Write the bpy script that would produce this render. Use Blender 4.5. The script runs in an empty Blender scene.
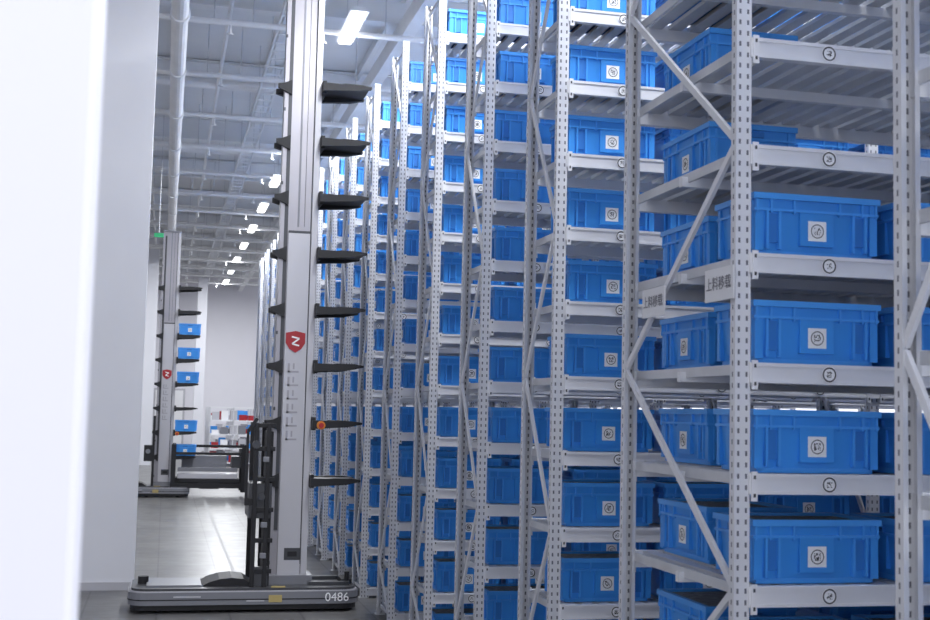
import bpy, math, random
from mathutils import Vector, Matrix
random.seed(7)
sc = bpy.context.scene
sc.view_settings.view_transform = 'Standard'

# ---------------------------------------------------------------- materials
def mat(name, col, rough=0.5, metal=0.0, emit=None, es=0.0, noise=0.0, nscale=8.0, bump=0.0):
    m = bpy.data.materials.new(name); m.use_nodes = True
    nt = m.node_tree; b = nt.nodes['Principled BSDF']
    b.inputs['Base Color'].default_value = (*col, 1)
    b.inputs['Roughness'].default_value = rough
    b.inputs['Metallic'].default_value = metal
    if emit:
        b.inputs['Emission Color'].default_value = (*emit, 1)
        b.inputs['Emission Strength'].default_value = es
    if noise > 0:
        tc = nt.nodes.new('ShaderNodeTexCoord'); n = nt.nodes.new('ShaderNodeTexNoise')
        n.inputs['Scale'].default_value = nscale; n.inputs['Detail'].default_value = 4
        r = nt.nodes.new('ShaderNodeValToRGB')
        r.color_ramp.elements[0].position = 0.3; r.color_ramp.elements[1].position = 0.7
        r.color_ramp.elements[0].color = (*[c*(1-noise) for c in col], 1)
        r.color_ramp.elements[1].color = (*[min(1, c*(1+noise)) for c in col], 1)
        nt.links.new(tc.outputs['Object'], n.inputs['Vector'])
        nt.links.new(n.outputs['Fac'], r.inputs['Fac'])
        nt.links.new(r.outputs['Color'], b.inputs['Base Color'])
    return m

def math_node(nt, op, a, b=None):
    n = nt.nodes.new('ShaderNodeMath'); n.operation = op
    for i, v in enumerate((a, b)):
        if v is None: continue
        if isinstance(v, (int, float)): n.inputs[i].default_value = v
        else: nt.links.new(v, n.inputs[i])
    return n.outputs[0]

def post_mat():
    m = mat('galvanised_perforated_steel', (0.6, 0.61, 0.64), 0.38, 0.15)
    nt = m.node_tree; b = nt.nodes['Principled BSDF']
    uv = nt.nodes.new('ShaderNodeUVMap'); uv.uv_map = 'UVMap'
    s = nt.nodes.new('ShaderNodeSeparateXYZ'); nt.links.new(uv.outputs['UV'], s.inputs[0])
    u, v = s.outputs[0], s.outputs[1]
    au = math_node(nt, 'ABSOLUTE', u)
    du = math_node(nt, 'ABSOLUTE', math_node(nt, 'SUBTRACT', au, 0.019))
    mu = math_node(nt, 'LESS_THAN', du, 0.0052)
    fr = math_node(nt, 'FRACT', math_node(nt, 'DIVIDE', v, 0.05))
    mv = math_node(nt, 'LESS_THAN', math_node(nt, 'ABSOLUTE', math_node(nt, 'SUBTRACT', fr, 0.5)), 0.22)
    k = math_node(nt, 'MULTIPLY', mu, mv)
    mx = nt.nodes.new('ShaderNodeMix'); mx.data_type = 'RGBA'
    mx.inputs[6].default_value = (0.74, 0.745, 0.775, 1); mx.inputs[7].default_value = (0.15, 0.155, 0.18, 1)
    nt.links.new(k, mx.inputs[0]); nt.links.new(mx.outputs[2], b.inputs['Base Color'])
    return m

M = {}
M['post'] = post_mat()
M['beam'] = mat('painted_beam_white', (0.78, 0.785, 0.815), 0.38, 0.03, noise=0.03, nscale=3)
M['steel'] = mat('galvanised_steel', (0.64, 0.65, 0.68), 0.4, 0.2, noise=0.08, nscale=5)
M['deck'] = mat('deck_steel', (0.62, 0.63, 0.66), 0.45, 0.15, noise=0.06, nscale=4)
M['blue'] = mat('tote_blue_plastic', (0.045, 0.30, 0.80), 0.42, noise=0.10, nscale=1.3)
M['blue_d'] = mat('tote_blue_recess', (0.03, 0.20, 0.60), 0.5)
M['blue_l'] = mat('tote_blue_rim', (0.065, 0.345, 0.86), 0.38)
M['fill'] = mat('tote_contents_grey', (0.22, 0.23, 0.25), 0.7, noise=0.4, nscale=30)
M['label'] = mat('label_white', (0.95, 0.95, 0.96), 0.5)
M['ink'] = mat('label_ink', (0.03, 0.03, 0.035), 0.6)
M['wall'] = mat('wall_paint', (0.70, 0.705, 0.75), 0.6, noise=0.015, nscale=2)
M['wall_b'] = mat('wall_paint_bright', (0.76, 0.75, 0.80), 0.6, noise=0.01, nscale=2)
M['ceil'] = mat('ceiling_panel', (0.78, 0.79, 0.81), 0.7, noise=0.03, nscale=1)
M['truss'] = mat('truss_paint', (0.80, 0.81, 0.83), 0.5, noise=0.04, nscale=2)
M['pipe'] = mat('pipe_paint', (0.82, 0.82, 0.83), 0.4, noise=0.04, nscale=2)
M['tube'] = mat('led_tube', (1, 1, 1), 0.4, emit=(1, 1, 0.99), es=6)
M['black'] = mat('black_plastic', (0.008, 0.008, 0.011), 0.55)
M['dark'] = mat('dark_grey_metal', (0.06, 0.062, 0.07), 0.4, 0.3)
M['rgrey'] = mat('robot_grey', (0.20, 0.205, 0.23), 0.38, 0.15)
M['rlight'] = mat('robot_light_grey', (0.50, 0.495, 0.53), 0.36, 0.2)
M['alu'] = mat('mast_aluminium', (0.34, 0.33, 0.36), 0.33, 0.35, noise=0.03, nscale=2)
M['red'] = mat('shield_red', (0.36, 0.012, 0.02), 0.4)
M['orange'] = mat('orange_plastic', (0.6, 0.2, 0.02), 0.4)
M['yellow'] = mat('yellow_tape', (0.42, 0.33, 0.13), 0.5)
M['green'] = mat('exit_green', (0.02, 0.3, 0.12), 0.5, emit=(0.05, 0.8, 0.35), es=0.1)
M['white'] = mat('white_plastic', (0.84, 0.84, 0.86), 0.5)
M['tgrey'] = mat('lettering_grey', (0.22, 0.22, 0.25), 0.6)
M['line'] = mat('floor_line_paint', (0.22, 0.22, 0.22), 0.5)
MK = list(M.keys())

def floor_mat():
    m = mat('epoxy_floor', (0.3, 0.3, 0.3), 0.3)
    nt = m.node_tree; b = nt.nodes['Principled BSDF']
    b.inputs['Specular IOR Level'].default_value = 0.25
    tc = nt.nodes.new('ShaderNodeTexCoord')
    n = nt.nodes.new('ShaderNodeTexNoise'); n.inputs['Scale'].default_value = 0.8; n.inputs['Detail'].default_value = 6
    nt.links.new(tc.outputs['Object'], n.inputs['Vector'])
    r = nt.nodes.new('ShaderNodeValToRGB')
    r.color_ramp.elements[0].position = 0.3; r.color_ramp.elements[1].position = 0.7
    r.color_ramp.elements[0].color = (0.105, 0.105, 0.108, 1); r.color_ramp.elements[1].color = (0.155, 0.153, 0.152, 1)
    nt.links.new(n.outputs['Fac'], r.inputs['Fac'])
    br = nt.nodes.new('ShaderNodeTexBrick'); br.offset = 0
    br.inputs['Scale'].default_value = 1.0; br.inputs['Brick Width'].default_value = 0.8; br.inputs['Row Height'].default_value = 0.8
    br.inputs['Mortar Size'].default_value = 0.012
    br.inputs['Color1'].default_value = (1, 1, 1, 1); br.inputs['Color2'].default_value = (0.88, 0.88, 0.88, 1); br.inputs['Mortar'].default_value = (0.55, 0.55, 0.55, 1)
    nt.links.new(tc.outputs['Object'], br.inputs['Vector'])
    mx = nt.nodes.new('ShaderNodeMix'); mx.data_type = 'RGBA'; mx.blend_type = 'MULTIPLY'; mx.inputs[0].default_value = 1
    nt.links.new(r.outputs['Color'], mx.inputs[6]); nt.links.new(br.outputs['Color'], mx.inputs[7])
    nt.links.new(mx.outputs[2], b.inputs['Base Color'])
    n2 = nt.nodes.new('ShaderNodeTexNoise'); n2.inputs['Scale'].default_value = 3
    nt.links.new(tc.outputs['Object'], n2.inputs['Vector'])
    mr = nt.nodes.new('ShaderNodeMapRange'); mr.inputs[3].default_value = 0.24; mr.inputs[4].default_value = 0.42
    nt.links.new(n2.outputs['Fac'], mr.inputs[0]); nt.links.new(mr.outputs[0], b.inputs['Roughness'])
    return m
FLOOR = floor_mat()

# ---------------------------------------------------------------- mesh builder
class MB:
    def __init__(s): s.v=[]; s.f=[]; s.m=[]; s.uv=[]; s.T=Matrix.Identity(4)
    def face(s, pts, mk, uvs=None):
        i=len(s.v)
        for p in pts: s.v.append(tuple(s.T @ Vector(p)))
        s.f.append(tuple(range(i,i+len(pts)))); s.m.append(MK.index(mk)); s.uv.append(uvs or [(1,1)]*len(pts))
    def box(s,x0,x1,y0,y1,z0,z1,mk):
        a=[(x0,y0,z0),(x1,y0,z0),(x1,y1,z0),(x0,y1,z0),(x0,y0,z1),(x1,y0,z1),(x1,y1,z1),(x0,y1,z1)]
        i=len(s.v)
        for p in a: s.v.append(tuple(s.T @ Vector(p)))
        for q in ((0,3,2,1),(4,5,6,7),(0,1,5,4),(1,2,6,5),(2,3,7,6),(3,0,4,7)):
            s.f.append(tuple(i+k for k in q)); s.m.append(MK.index(mk)); s.uv.append([(1,1)]*4)
    def frustum(s,b,t,z0,z1,mk):
        a=[(b[0],b[2],z0),(b[1],b[2],z0),(b[1],b[3],z0),(b[0],b[3],z0),(t[0],t[2],z1),(t[1],t[2],z1),(t[1],t[3],z1),(t[0],t[3],z1)]
        i=len(s.v)
        for p in a: s.v.append(tuple(s.T @ Vector(p)))
        for q in ((0,3,2,1),(0,1,5,4),(1,2,6,5),(2,3,7,6),(3,0,4,7)):
            s.f.append(tuple(i+k for k in q)); s.m.append(MK.index(mk)); s.uv.append([(1,1)]*4)
    def prism(s,pts,axis,a,b,mk,capmk=None):
        def P(p,t):
            return {'y':(p[0],t,p[1]),'z':(p[0],p[1],t),'x':(t,p[0],p[1])}[axis]
        n=len(pts)
        s.face([P(p,a) for p in pts],mk); s.face([P(p,b) for p in reversed(pts)],capmk or mk)
        for i in range(n):
            p,q=pts[i],pts[(i+1)%n]
            s.face([P(p,a),P(p,b),P(q,b),P(q,a)],mk)
    def strut(s,p,q,w,t,mk):
        p=Vector(p);q=Vector(q);d=(q-p).normalized()
        r=Vector((1,0,0)) if abs(d.x)<0.7 else Vector((0,1,0))
        u=d.cross(r).normalized()*w/2; r=u.cross(d).normalized()*t/2
        a=[p-u-r,p+u-r,p+u+r,p-u+r,q-u-r,q+u-r,q+u+r,q-u+r]
        i=len(s.v)
        for k in a: s.v.append(tuple(s.T @ k))
        for k in ((0,3,2,1),(4,5,6,7),(0,1,5,4),(1,2,6,5),(2,3,7,6),(3,0,4,7)):
            s.f.append(tuple(i+j for j in k)); s.m.append(MK.index(mk)); s.uv.append([(1,1)]*4)
    def cyl(s,p,q,r,mk,n=12):
        p=Vector(p);q=Vector(q);d=(q-p).normalized()
        a=Vector((0,0,1)) if abs(d.z)<0.9 else Vector((1,0,0))
        u=d.cross(a).normalized(); w=d.cross(u)
        A=[p+(u*math.cos(2*math.pi*k/n)+w*math.sin(2*math.pi*k/n))*r for k in range(n)]
        B=[k+(q-p) for k in A]
        for k in range(n):
            j=(k+1)%n; s.face([A[k],A[j],B[j],B[k]],mk)
        s.face(A[::-1],mk); s.face(B,mk)
    def label(s,c,u,n,size,back=True):
        c=Vector(c);u=Vector(u);n=Vector(n);v=Vector((0,0,1))
        def quad(a,b,w,h,off,mk):
            o=c+u*a+v*b+n*off
            s.face([o-u*w-v*h,o+u*w-v*h,o+u*w+v*h,o-u*w+v*h],mk)
        if back: quad(0,0,size/2,size/2,0.001,'label')
        N=16
        R,r=(size*0.36,size*0.315) if back else (size*.46,size*.37)
        if not back:
            s.face([c+n*0.0015+(u*math.cos(2*math.pi*k/N)+v*math.sin(2*math.pi*k/N))*size*0.5 for k in range(N)],'label')
        for k in range(N):
            a=2*math.pi*k/N;b=2*math.pi*(k+1)/N
            f=lambda t,q:c+n*0.003+(u*math.cos(t)+v*math.sin(t))*q
            s.face([f(a,r),f(a,R),f(b,R),f(b,r)],'ink')
        g=size*0.36/7
        for i in range(7):
            for j in range(7):
                if random.random()<0.45: quad((i-3)*g,(j-3)*g,g*0.5,g*0.5,0.003,'ink')
    def mesh(s,name):
        me=bpy.data.meshes.new(name); me.from_pydata(s.v,[],s.f)
        for k in MK: me.materials.append(M[k])
        me.polygons.foreach_set('material_index',s.m)
        uvl=me.uv_layers.new(name='UVMap'); fl=[]
        for u in s.uv:
            for t in u: fl.extend(t)
        uvl.data.foreach_set('uv',fl); me.update(); return me
    def obj(s,name,loc=(0,0,0),parent=None,bevel=0,me=None):
        o=bpy.data.objects.new(name,me or s.mesh(name)); sc.collection.objects.link(o); o.location=loc
        if parent: o.parent=parent
        if bevel:
            b=o.modifiers.new('bevel','BEVEL'); b.width=bevel; b.segments=2; b.limit_method='ANGLE'
        return o
def empty(name,loc):
    o=bpy.data.objects.new(name,None); sc.collection.objects.link(o); o.location=loc; return o

# ---------------------------------------------------------------- tote
def tote(mb,cx,cy,z,rot=0,W=0.64,D=0.42,H=0.285,labels='fsb'):
    old=mb.T
    mb.T=old@Matrix.Translation((cx,cy,z))@Matrix.Rotation(rot,4,'Z')
    w,d=W/2,D/2; tb=0.022; g=0.014
    iw,idp=w-g,d-g
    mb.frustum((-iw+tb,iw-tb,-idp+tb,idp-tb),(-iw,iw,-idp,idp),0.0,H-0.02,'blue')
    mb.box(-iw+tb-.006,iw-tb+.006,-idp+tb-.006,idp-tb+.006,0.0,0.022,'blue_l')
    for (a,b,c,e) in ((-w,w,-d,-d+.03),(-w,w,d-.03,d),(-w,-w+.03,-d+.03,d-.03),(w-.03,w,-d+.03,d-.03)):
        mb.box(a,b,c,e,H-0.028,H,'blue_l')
    mb.box(-w+.006,w-.006,-d+.006,d-.006,H-0.082,H-0.070,'blue_l')
    mb.box(-w+.03,w-.03,-d+.03,d-.03,H-0.03,H-0.014,'fill')
    for sgn in (-1,1):
        for k in (-.47,-.36,-.18,.18,.36,.47):
            x=k*W
            mb.box(x-.005,x+.005,min(sgn*(d-.004),sgn*(d-.03)),max(sgn*(d-.004),sgn*(d-.03)),H-.09,H-.028,'blue_l')
        for k in (-.40,-.30,.30,.40):
            x=k*W*.97
            mb.box(x-.006,x+.006,min(sgn*(d-.008),sgn*(d-.045)),max(sgn*(d-.008),sgn*(d-.045)),.03,H-.08,'blue_l')
        for k in (-.35,.35):
            x=k*W*.97; y0,y1=sorted((sgn*(d-.02),sgn*(d-.05)))
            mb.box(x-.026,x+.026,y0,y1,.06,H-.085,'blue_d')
        y0,y1=sorted((sgn*(d-.010),sgn*(d-.05)))
        mb.box(-.085,.085,y0,y1,.05,H-.081,'blue')
        for k in (-.43,.43):
            y=k*D*.95
            mb.box(min(sgn*(w-.008),sgn*(w-.045)),max(sgn*(w-.008),sgn*(w-.045)),y-.006,y+.006,.03,H-.03,'blue_l')
        x0,x1=sorted((sgn*(w-.010),sgn*(w-.05)))
        mb.box(x0,x1,-.085,.085,.05,H-.081,'blue')
        x0,x1=sorted((sgn*(w-.004),sgn*(w-.03)))
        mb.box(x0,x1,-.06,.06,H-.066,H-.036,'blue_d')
        for s2 in (-1,1):
            x0,x1=sorted((s2*(w-.012),s2*(w-.05))); y0,y1=sorted((sgn*(d-.012),sgn*(d-.05)))
            mb.box(x0,x1,y0,y1,.02,H-.03,'blue')
    if 'f' in labels: mb.label((0.0,-d+.010,.12),(1,0,0),(0,-1,0),.092)
    if 'b' in labels: mb.label((0.0,d-.010,.12),(-1,0,0),(0,1,0),.092)
    if 's' in labels:
        mb.label((-w+.010,0,.12),(0,-1,0),(-1,0,0),.092); mb.label((w-.010,0,.12),(0,1,0),(1,0,0),.092)
    mb.T=old

# ---------------------------------------------------------------- racks
Z0,DZ=1.55,0.492
LEVELS=[Z0+DZ*n for n in range(-3,10)]
XE=2.49; BAY=2.3; SLOT=0.73; TOP=6.5
def post(mb,x,y,front=True):
    w=.037; dp=.05; s=-1 if front else 1
    yf=y+s*dp/2; yb=y-s*dp/2
    uv=lambda a,b:[(a,0),(b,0),(b,TOP),(a,TOP)]
    mb.face([(x-w,yf,0),(x+w,yf,0),(x+w,yf,TOP),(x-w,yf,TOP)],'post',uv(-w,w))
    for sx in (-1,1):
        mb.face([(x+sx*w,y-dp/2,0),(x+sx*w,y+dp/2,0),(x+sx*w,y+dp/2,TOP),(x+sx*w,y-dp/2,TOP)],'post',uv(.019-.025,.019+.025))
        mb.face([(x+sx*w,yb,0),(x+sx*w*.45,yb,0),(x+sx*w*.45,yb,TOP),(x+sx*w,yb,TOP)],'steel')
    mb.box(x-.055,x+.055,y-.045,y+.045,0,.012,'steel')
    mb.face([(x-w,y-dp/2,TOP),(x+w,y-dp/2,TOP),(x+w,y+dp/2,TOP),(x-w,y+dp/2,TOP)],'steel')
def rack(depth,bays=3,mid=False):
    mb=MB()
    L=XE+BAY*bays
    for b in range(bays+1):
        x=XE+BAY*b
        post(mb,x,.03); post(mb,x,depth-.03,False)
        zs=[.08,.58]+[.58+1.0*i for i in range(1,6)]+[6.4]
        for i in range(len(zs)-1):
            ya,yb=(.045,depth-.045) if (i%2==0) else (depth-.045,.045)
            mb.strut((x-.02,ya,zs[i]+.012),(x-.02,yb,zs[i+1]-.012),.034,.018,'beam')
        mb.strut((x,.05,6.4),(x,depth-.05,6.4),.035,.02,'steel'); mb.strut((x,.05,.1),(x,depth-.05,.1),.035,.02,'steel')
        for z in LEVELS:
            mb.box(x+.030,x+.045,.03,depth-.03,z-.008,z+.040,'steel')
    for z in LEVELS:
        for (ya,yb,sg) in ((-.006,.034,-1),(depth-.034,depth+.006,1)):
            mb.box(XE+.03,L-.03,ya,yb,z-.045,z+.045,'beam')
            yo=ya if sg<0 else yb
            mb.box(XE+.04,L-.04,min(yo,yo+sg*.006),max(yo,yo+sg*.006),z+.028,z+.045,'beam')
            mb.box(XE+.04,L-.04,min(yo,yo+sg*.006),max(yo,yo+sg*.006),z-.045,z-.032,'beam')
            for b in range(bays+1):
                x=XE+BAY*b
                for q in (-1,1):
                    if (b==0 and q<0) or (b==bays and q>0): continue
                    xa,xb=sorted((x+q*.037,x+q*.065))
                    mb.box(xa,xb,min(yo,yo+sg*.009),max(yo,yo+sg*.009),z-.075,z+.055,'beam')
                    for dz in (-.05,.03):
                        xc=(xa+xb)/2
                        mb.box(xc-.005,xc+.005,min(yo+sg*.009,yo+sg*.011),max(yo+sg*.009,yo+sg*.011),z+dz-.008,z+dz+.008,'dark')
        if mid: mb.box(XE,L,depth/2-.02,depth/2+.02,z-.03,z+.02,'beam')
        x=XE+.09
        while x<L-.08:
            mb.box(x,x+.078,.03,depth-.03,z+.020,z+.043,'deck'); x+=.118
        for b in range(bays):
            for k in range(3):
                xc=XE+BAY*b+.40+SLOT*k
                mb.label((xc+.015,-.0125,z),(1,0,0),(0,-1,0),.074,back=False)
    return mb
rack_s=rack(.74).mesh('rack_single'); rack_d=rack(1.43,mid=True).mesh('rack_double')

def totes_row(seed,missing=.06,bays=3):
    random.seed(seed); mb=MB()
    for li,z in enumerate(LEVELS):
        for b in range(bays):
            for k in range(3):
                if random.random()<missing and not (b==0 and k==0 and random.random()<.6): continue
                xc=XE+BAY*b+.40+SLOT*k
                tote(mb,xc+random.uniform(-.012,.012),.31+random.uniform(-.02,.03),z+.0465,labels='fsb' if (b==0 and k==0) else 'f')
    return mb.mesh('totes_%d'%seed)
def totes_front():
    random.seed(3); mb=MB()
    for li,z in enumerate(LEVELS):
        n=li-3
        for b in range(3):
            for k in range(3):
                xc=XE+BAY*b+.39+SLOT*k
                front = n<=3
                if b>0 and random.random()<.2: front=not front
                if front: tote(mb,xc,.25,z+.0465,labels='fs' if k==0 else 'f')
                deep = (k==0 and b==0) or (n<=3 and random.random()<.75)
                if n in (5,6) and k>0: deep=False
                if deep:
                    tote(mb,xc+.03,1.07,z+.0465,rot=math.pi/2,W=.64,D=.50,labels='fsb')
    return mb.mesh('totes_front')
Tf=totes_front(); Tv=[totes_row(s) for s in (11,12,13)]

ys=[7.8+1.95*i for i in range(15)]
MB().obj('storage_rack',(0,5.115,0),me=rack_d)
MB().obj('blue_storage_totes',(0,5.115,0),me=Tf)
for i,y in enumerate([3.135]+ys):
    MB().obj('storage_rack',(0,y,0),me=rack_s)
    MB().obj('blue_storage_totes',(0,y,0),me=Tv[i%3])

for (y,zc) in ((5.235,2.935),(6.02,2.915)):
    mb=MB(); mb.box(-.006,0,-.15,.15,-.075,.075,'white'); mb.strut((.0,-.1,.068),(.008,-.1,.068),.02,.02,'steel')
    o=mb.obj('rack_sign_plate',(2.432,y,zc))
    cu=bpy.data.curves.new('sign_text','FONT'); cu.body='上料移载'; cu.size=.066; cu.align_x='CENTER'; cu.align_y='CENTER'; cu.extrude=.0005
    cu.materials.append(M['tgrey'])
    t=bpy.data.objects.new('lettering',cu); sc.collection.objects.link(t); t.parent=o
    t.location=(-.009,0,0); t.rotation_euler=(math.pi/2,0,-math.pi/2)

# ---------------------------------------------------------------- room
me=bpy.data.meshes.new('floor'); me.from_pydata([(-14,-4,0),(24,-4,0),(24,67,0),(-14,67,0)],[],[(0,1,2,3)]); me.materials.append(FLOOR)
o=bpy.data.objects.new('floor',me); sc.collection.objects.link(o)
CZ=9.3
mb=MB(); mb.box(-14,24,-4,67,CZ,CZ+.1,'ceil')
mb.obj('ceiling')
mb=MB(); mb.box(-14,24,66.8,67,0,CZ,'wall_b'); mb.obj('wall_back')
mb=MB(); mb.box(-14.2,-14,-4,67,0,CZ,'wall_b'); mb.obj('wall_left')
mb=MB(); mb.box(-4.2,-.098,1.6,1.72,0,CZ-1.5,'wall_b'); mb.obj('wall_partition',bevel=.01)
mb=MB(); mb.box(-7,-.29,16.5,16.75,0,CZ,'wall'); mb.obj('wall_end')
mb=MB(); mb.box(-7,-.28,16.475,16.499,0,.1,'rlight'); mb.obj('baseboard_end')
mb=MB(); mb.box(-.9,-.45,50,50.5,0,CZ-.05,'wall'); mb.obj('building_column')
mb=MB(); mb.box(1.3,1.75,60,60.6,0,CZ-.05,'wall'); mb.obj('building_column')
mb=MB(); mb.box(-.6,1.0,66.7,66.79,0,3.2,'rlight'); mb.box(-.5,.9,66.66,66.7,.05,3.1,'white'); mb.box(.18,.22,66.64,66.66,0.05,3.1,'rgrey'); mb.obj('door_1')

mb=MB()
for y in [15+5.2*i for i in range(10)]:
    zt,zb=CZ-.02,CZ-.55
    mb.box(-14,24,y-.12,y+.12,zb,zb+.03,'truss'); mb.box(-14,24,y-.012,y+.012,zb+.03,zt,'truss'); mb.box(-14,24,y-.12,y+.12,zt-.03,zt,'truss')
mb.obj('roof_beams')
mb=MB()
for x in [-12.6+1.8*i for i in range(20)]:
    mb.box(x-.04,x+.04,-4,66.7,CZ-.16,CZ-.002,'truss')
mb.obj('roof_purlins')
mb=MB()
for x in (-3.2,3.6,9.5): mb.strut((x,-4,CZ-.75),(x,66.7,CZ-.75),.3,.2,'truss')
mb.obj('roof_girders')
mb=MB()
mb.cyl((-.02,0,8.05),(-.02,62,8.05),.125,'pipe',16)
for y in [12+3.2*i for i in range(16)]:
    mb.cyl((-.02,y,8.16),(-.02,y,CZ),.012,'steel',6); mb.cyl((-.02,y-.06,8.05),(-.02,y+.06,8.05),.15,'truss',16)
for y in [16.2+3.25*i for i in range(15)]:
    mb.cyl((-6,y,8.3),(12,y,8.3),.05,'pipe',8)
    mb.cyl((-6,y+.5,8.45),(12,y+.5,8.45),.03,'pipe',8)
    for x in (-1.4,-.6,.5,1.1,1.9,3.2): mb.cyl((x,y,8.3),(x,y,CZ),.012,'steel',6)
    for x in (-1.0,.75,2.2): mb.cyl((x,y,8.3),(x,y,8.12),.022,'steel',6); mb.cyl((x,y,8.11),(x,y,8.13),.05,'steel',8)
for y in [18.1+6.5*i for i in range(7)]:
    mb.cyl((-6,y,8.62),(12,y,8.62),.09,'pipe',10)
for x in (.75,-.6): mb.cyl((x,6,8.55),(x,64,8.55),.035,'pipe',8)
# cable tray hung with the pipework
mb.box(1.5,1.53,8,64,8.35,8.45,'truss'); mb.box(1.8,1.83,8,64,8.35,8.45,'truss')
y=8
while y<64: mb.box(1.53,1.8,y,y+.05,8.35,8.37,'truss'); y+=.5
for y in range(9,64,3): mb.cyl((1.52,y,8.4),(1.52,y,CZ),.01,'steel',6); mb.cyl((1.81,y,8.4),(1.81,y,CZ),.01,'steel',6)
mb.obj('ceiling_pipework')

def fixture_mesh():
    mb=MB()
    mb.prism([(-.15,0),(.15,0),(.08,.07),(-.08,.07)],'y',-.85,.85,'white')
    mb.box(-.10,.10,-.82,.82,-.035,-.001,'tube')
    for y in (-.6,.6): mb.cyl((0,y,.06),(0,y,CZ-8.33),.008,'steel',6)
    return mb.mesh('fixture')
fm=fixture_mesh()
def add_fix(x,y,e,z=8.33):
    o=MB().obj('ceiling_light',(x,y,z),me=fm)
    l=bpy.data.lights.new('lamp','AREA'); l.shape='RECTANGLE'; l.size=.18; l.size_y=1.6; l.energy=e; l.color=(.95,.97,1)
    lo=bpy.data.objects.new('lamp',l); sc.collection.objects.link(lo); lo.parent=o; lo.location=(0,0,-.045)
for i in range(-4,10): add_fix(2.62,19.2+4.63*i,290 if i<5 else 320)
for i in range(0,10,2): add_fix(-5.5,20.5+4.63*i,260)  # unseen fixture row, added to light the hall left of the aisle
for i in range(-4,4,1): add_fix(7.5,19.7+4.63*i,300)  # extra fixture row over the racks, added to brighten shelves and totes

mb=MB(); mb.box(-.11,.11,-.02,.02,-.05,.05,'green'); mb.cyl((0,0,.05),(0,0,CZ-6.3),.01,'steel',6)
mb.obj('exit_sign',(-.30,30,6.3))
mb=MB(); mb.box(1.02,1.07,17,48,0.0,.002,'line'); mb.obj('floor_marking_line')

mb=MB(); random.seed(9)
for yy in range(4):
    for x in (0,.9,1.8):
        for dy in (0,.5): mb.box(x-.02,x+.02,yy*1.6+dy,yy*1.6+dy+.04,0,2.3,'steel')
    for z in (.1,.65,1.2,1.75,2.26):
        mb.box(0,1.8,yy*1.6,yy*1.6+.54,z,z+.04,'beam')
        for k in range(5):
            if z<2.2:
                x=.08+k*.35; mb.box(x,x+.27,yy*1.6+.05,yy*1.6+.45,z+.04,z+.04+random.uniform(.15,.4),random.choice(['red','rgrey','white','blue','white','white','rlight','alu']))
mb.obj('goods_shelving',(1.75,50.2,0))

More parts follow.
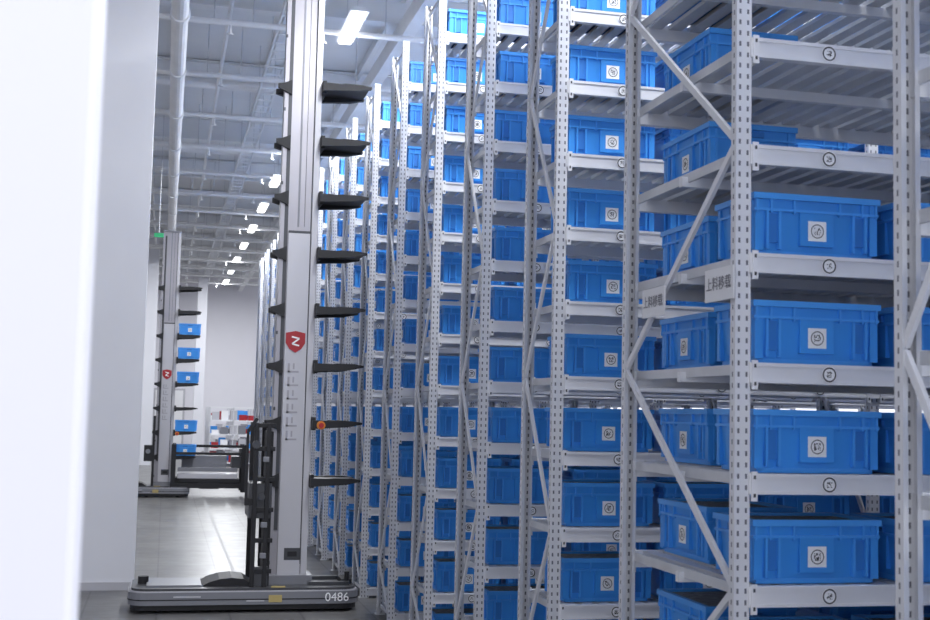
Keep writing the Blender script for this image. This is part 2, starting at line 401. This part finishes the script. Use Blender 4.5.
# ---------------------------------------------------------------- robots
def rounded(x0,x1,y0,y1,r,n=5):
    pts=[]
    for cx,cy,a0 in ((x1-r,y0+r,-90),(x1-r,y1-r,0),(x0+r,y1-r,90),(x0+r,y0+r,180)):
        for k in range(n+1):
            a=math.radians(a0+90*k/n); pts.append((cx+r*math.cos(a),cy+r*math.sin(a)))
    return pts
def robot(loc,xl,xr,mast_h,trays,tray_totes,carriage,number=None):
    """origin = mast centre on the floor; length of the vehicle along X"""
    R=empty('warehouse_robot',loc)
    mb=MB(); Y=.50
    mb.prism(rounded(xl+.03,xr-.03,-Y+.03,Y-.03,.16),'z',.035,.10,'black')
    mb.prism(rounded(xl,xr,-Y,Y,.2),'z',.095,.235,'rgrey')
    mb.prism(rounded(xl+.035,xr-.035,-Y+.035,Y-.035,.18),'z',.235,.275,'dark')
    mb.obj('chassis',parent=R,bevel=.015)
    mb=MB()
    mb.prism(rounded(xl-.004,xr+.004,-Y-.004,Y+.004,.2),'z',.148,.160,'black')
    mb.prism(rounded(xl+.02,xr-.02,-Y+.02,Y-.02,.19),'z',.236,.248,'rlight')
    mb.box(xl+.5,xl+.80,-Y-.006,-Y+.01,.18,.195,'rlight')
    mb.box(-.25,-.10,-Y-.008,-Y+.01,.12,.20,'yellow')
    mb.box(-.22,-.06,-Y+.05,-Y+.12,.275,.285,'yellow')
    mb.box(-.5,-.3,-Y-.008,-Y+.01,.13,.145,'rlight')
    for x in (xl+.35,xr-.3,xl+.9):
        for y in (-.3,.3): mb.cyl((x,y-.03,.06),(x,y+.03,.06),.06,'black',16)
    mb.box(xl+.2,-1.0,-.33,.33,.275,.295,'rgrey')
    mb.prism([(-1.0,.275),(-.92,.32),(-.80,.355),(-.66,.37),(-.52,.355),(-.40,.275)],'y',-.3,.3,'black')
    mb.cyl((xl+.16,0,.275),(xl+.16,0,.36),.06,'black',16)
    mb.box(xr-.18,xr-.06,-.2,.2,.275,.33,'black'); mb.cyl((xr-.12,-.2,.3),(xr-.12,-.2,.42),.03,'black',12)
    for y in (-.25,.25): mb.box(.22,xr-.1,y-.04,y+.04,.275,.315,'dark')
    mb.obj('chassis_fittings',parent=R)
    mb=MB(); w=.19
    mb.box(-w,w,-.11,.11,.27,mast_h,'alu')
    mb.box(-w-.05,-w,-.13,.05,.30,mast_h,'alu')
    mb.box(-w-.005,-w+.045,-.125,-.11,.9,mast_h-.1,'dark')
    mb.box(w-.05,w+.02,-.13,-.09,.27,mast_h,'rlight')
    mb.box(w-.065,w-.053,-.114,-.11,.5,mast_h,'dark')
    mb.box(-.03,-.008,-.114,-.11,4.5,mast_h,'rgrey'); mb.box(.05,.056,-.114,-.11,4.5,mast_h,'dark')
    mb.box(-w+.055,w-.065,-.135,-.108,.30,4.42,'rlight')
    mb.box(-w-.06,w+.03,-.14,.12,mast_h,mast_h+.05,'rgrey')
    mb.box(-w-.09,w+.08,-.2,.2,.27,.38,'rgrey')
    mb.box(-w+.055,w-.065,-.137,-.13,4.42,4.45,'dark')
    mb.box(-.06,.13,-.139,-.134,.55,.69,'dark'); mb.box(-.02,.09,-.142,-.138,.59,.65,'black')
    for z in [.5+.9*i for i in range(int(mast_h/.9))]:
        mb.box(-w-.055,-w-.03,-.135,-.128,z,z+.04,'dark')
    mb.obj('mast',parent=R,bevel=.006)
    mb=MB()
    for i in range(6):
        z=1.95+i*.16
        mb.box(-.09,.04,-.1375,-.1355,z,z+.02,'alu'); mb.box(-.09,-.065,-.1375,-.1355,z,z+.11,'alu'); mb.box(-.03,-.01,-.1375,-.1355,z+.04,z+.11,'alu')
    mb.obj('mast_lettering',parent=R)
    s=[(-.115,.10),(0,.125),(.115,.10),(.115,-.02),(.07,-.09),(0,-.135),(-.07,-.09),(-.115,-.02)]
    mb=MB(); mb.T=Matrix.Translation((-.01,0,3.12)); mb.prism(s,'y',-.146,-.135,'red')
    for a,b in (((-.045,.055),(.045,.035)),((.045,.035),(-.04,-.03)),((-.04,-.03),(.045,-.05))):
        mb.strut((a[0],-.148,a[1]),(b[0],-.148,b[1]),.018,.004,'label')
    mb.obj('shield_badge',parent=R)
    # trays: flat fork plates cantilevered to the right, clamp arm on the left column
    mb=MB()
    for i,z in enumerate(trays):
        mb.T=Matrix.Translation((0,0,z))
        mb.prism([(-.32,.035),(-.25,.045),(-.15,.09),(-.15,-.09),(-.22,-.06),(-.32,-.015)],'y',-.165,-.128,'black')
        mb.prism([(-.32,.035),(-.2,.045),(.2,.035),(.2,-.06),(-.2,-.05),(-.32,-.015)],'y',.115,.2,'black')
        for y0,y1 in ((-.34,-.26),(.26,.34)):
            mb.prism([(.205,.045),(.42,.04),(.47,.048),(.68,.045),(.79,.03),(.79,.006),(.72,-.006),(.62,-.028),(.45,-.038),(.205,-.055)],'y',y0,y1,'black')
        mb.box(.205,.77,-.27,.27,.010,.030,'black')
        mb.box(.205,.25,-.27,.27,-.07,.085,'black')
    mb.T=Matrix.Identity(4)
    mb.obj('trays',parent=R,bevel=.004)
    mb=MB()
    mb.cyl((.30,-.38,trays[1]-.01),(.30,-.34,trays[1]-.01),.05,'orange',14); mb.cyl((.30,-.40,trays[1]-.01),(.30,-.38,trays[1]-.01),.03,'red',14)
    mb.box(-.30,-.24,-.30,.3,.27,2.05,'black')
    mb.obj('emergency_stop',parent=R)
    if tray_totes:
        mb=MB()
        for i in tray_totes: tote(mb,.52,0,trays[i]+.05,rot=math.pi/2,W=.6,D=.56,labels='s')
        mb.obj('carried_totes',parent=R)
    mb=MB()
    if carriage=='back':
        for x in (-.44,-.30):
            mb.box(x-.025,x+.025,-.38,-.33,.27,2.15,'black'); mb.box(x-.025,x+.025,.33,.38,.27,2.15,'black')
        for z in (.45,.8,1.15,1.5,1.85,2.12): mb.box(-.46,-.22,-.37,-.33,z-.025,z+.025,'black')
        mb.box(-.50,-.24,-.34,.34,1.05,1.45,'dark'); mb.box(-.54,-.42,-.36,-.2,1.2,1.28,'black')
        mb.strut((-.54,-.36,2.05),(-.44,-.36,2.2),.04,.04,'black'); mb.strut((-.54,-.36,2.05),(-.54,-.36,1.2),.03,.03,'black')
        mb.cyl((-.44,-.40,1.9),(-.44,-.37,1.9),.05,'dark',12); mb.cyl((-.36,-.40,1.3),(-.36,-.37,1.3),.04,'dark',12)
        mb.box(-.42,-.26,-.36,-.30,.28,.5,'dark')
        for z in (.6,.95,1.7): mb.box(-.36,-.29,-.40,-.36,z,z+.06,'rgrey')
    else:
        mb.box(.2,2.05,-.42,-.36,.24,.36,'black'); mb.box(.2,2.05,.36,.42,.24,.36,'black')
        mb.box(.2,2.05,-.42,-.38,1.08,1.15,'black'); mb.box(.2,2.05,.38,.42,1.25,1.32,'black')
        for x in (.24,2.0):
            for y in (-.40,.40): mb.box(x-.06,x+.06,y-.03,y+.03,.14,1.35,'black')
        mb.box(.35,1.85,-.36,.36,.48,.60,'rlight'); mb.box(.35,1.85,-.39,-.36,.66,.76,'rgrey')
        mb.box(.3,.6,-.3,.3,.2,.5,'black'); mb.box(.5,1.9,-.2,.2,.34,.48,'black'); mb.box(.9,1.4,-.38,-.2,.22,.46,'dark')
        mb.box(.4,1.9,-.41,-.36,.38,.47,'black')
        mb.box(1.7,2.0,-.3,.3,.75,1.05,'dark'); mb.box(.45,1.6,.2,.34,.66,1.05,'rgrey')
        mb.box(-.5,-.3,-.3,.1,.9,1.3,'black'); mb.cyl((-.4,-.32,1.15),(-.4,-.3,1.15),.06,'rgrey',12)
        mb.box(1.9,2.12,-.2,.2,1.0,1.25,'dark')
        mb.box(.2,.3,-.42,.42,.275,.34,'black')
    mb.obj('gripper_carriage',parent=R,bevel=.004)
    if number:
        cu=bpy.data.curves.new('number','FONT'); cu.body=number; cu.size=.14; cu.align_x='CENTER'; cu.extrude=.001
        cu.materials.append(M['label'])
        t=bpy.data.objects.new('number_decal',cu); sc.collection.objects.link(t); t.parent=R
        t.location=(.53,-Y-.008,.125); t.rotation_euler=(math.pi/2,0,0)
    return R
tz=[1.47+.674*i for i in range(8)]
robot((1.49,15.07,0),-1.81,.80,7.6,tz,[], 'back','0486')
robot((.03,33.2,0),-1.3,.67,6.8,[1.0+.62*i for i in range(8)],[0,1,3,4,5],'front')

# ---------------------------------------------------------------- world & camera
w=bpy.data.worlds.new('world'); sc.world=w; w.use_nodes=True
bg=w.node_tree.nodes['Background']; bg.inputs[0].default_value=(.87,.90,1,1); bg.inputs[1].default_value=1.85

th,ph,rr=math.atan(297.8/1254),math.atan(101.9/1250),.023
fw=Vector((math.sin(th)*math.cos(ph),math.cos(th)*math.cos(ph),math.sin(ph)))
r0=Vector((math.cos(th),-math.sin(th),0)); u0=r0.cross(fw)
r=r0*math.cos(rr)+u0*math.sin(rr); u=u0*math.cos(rr)-r0*math.sin(rr)
cam=bpy.data.cameras.new('camera'); co=bpy.data.objects.new('camera',cam); sc.collection.objects.link(co)
co.matrix_world=Matrix(((r.x,u.x,-fw.x,0),(r.y,u.y,-fw.y,0),(r.z,u.z,-fw.z,2.33),(0,0,0,1)))
cam.sensor_width=36; cam.lens=1250/930*36; cam.clip_end=200
cam.dof.use_dof=True; cam.dof.focus_distance=12; cam.dof.aperture_fstop=5
sc.camera=co
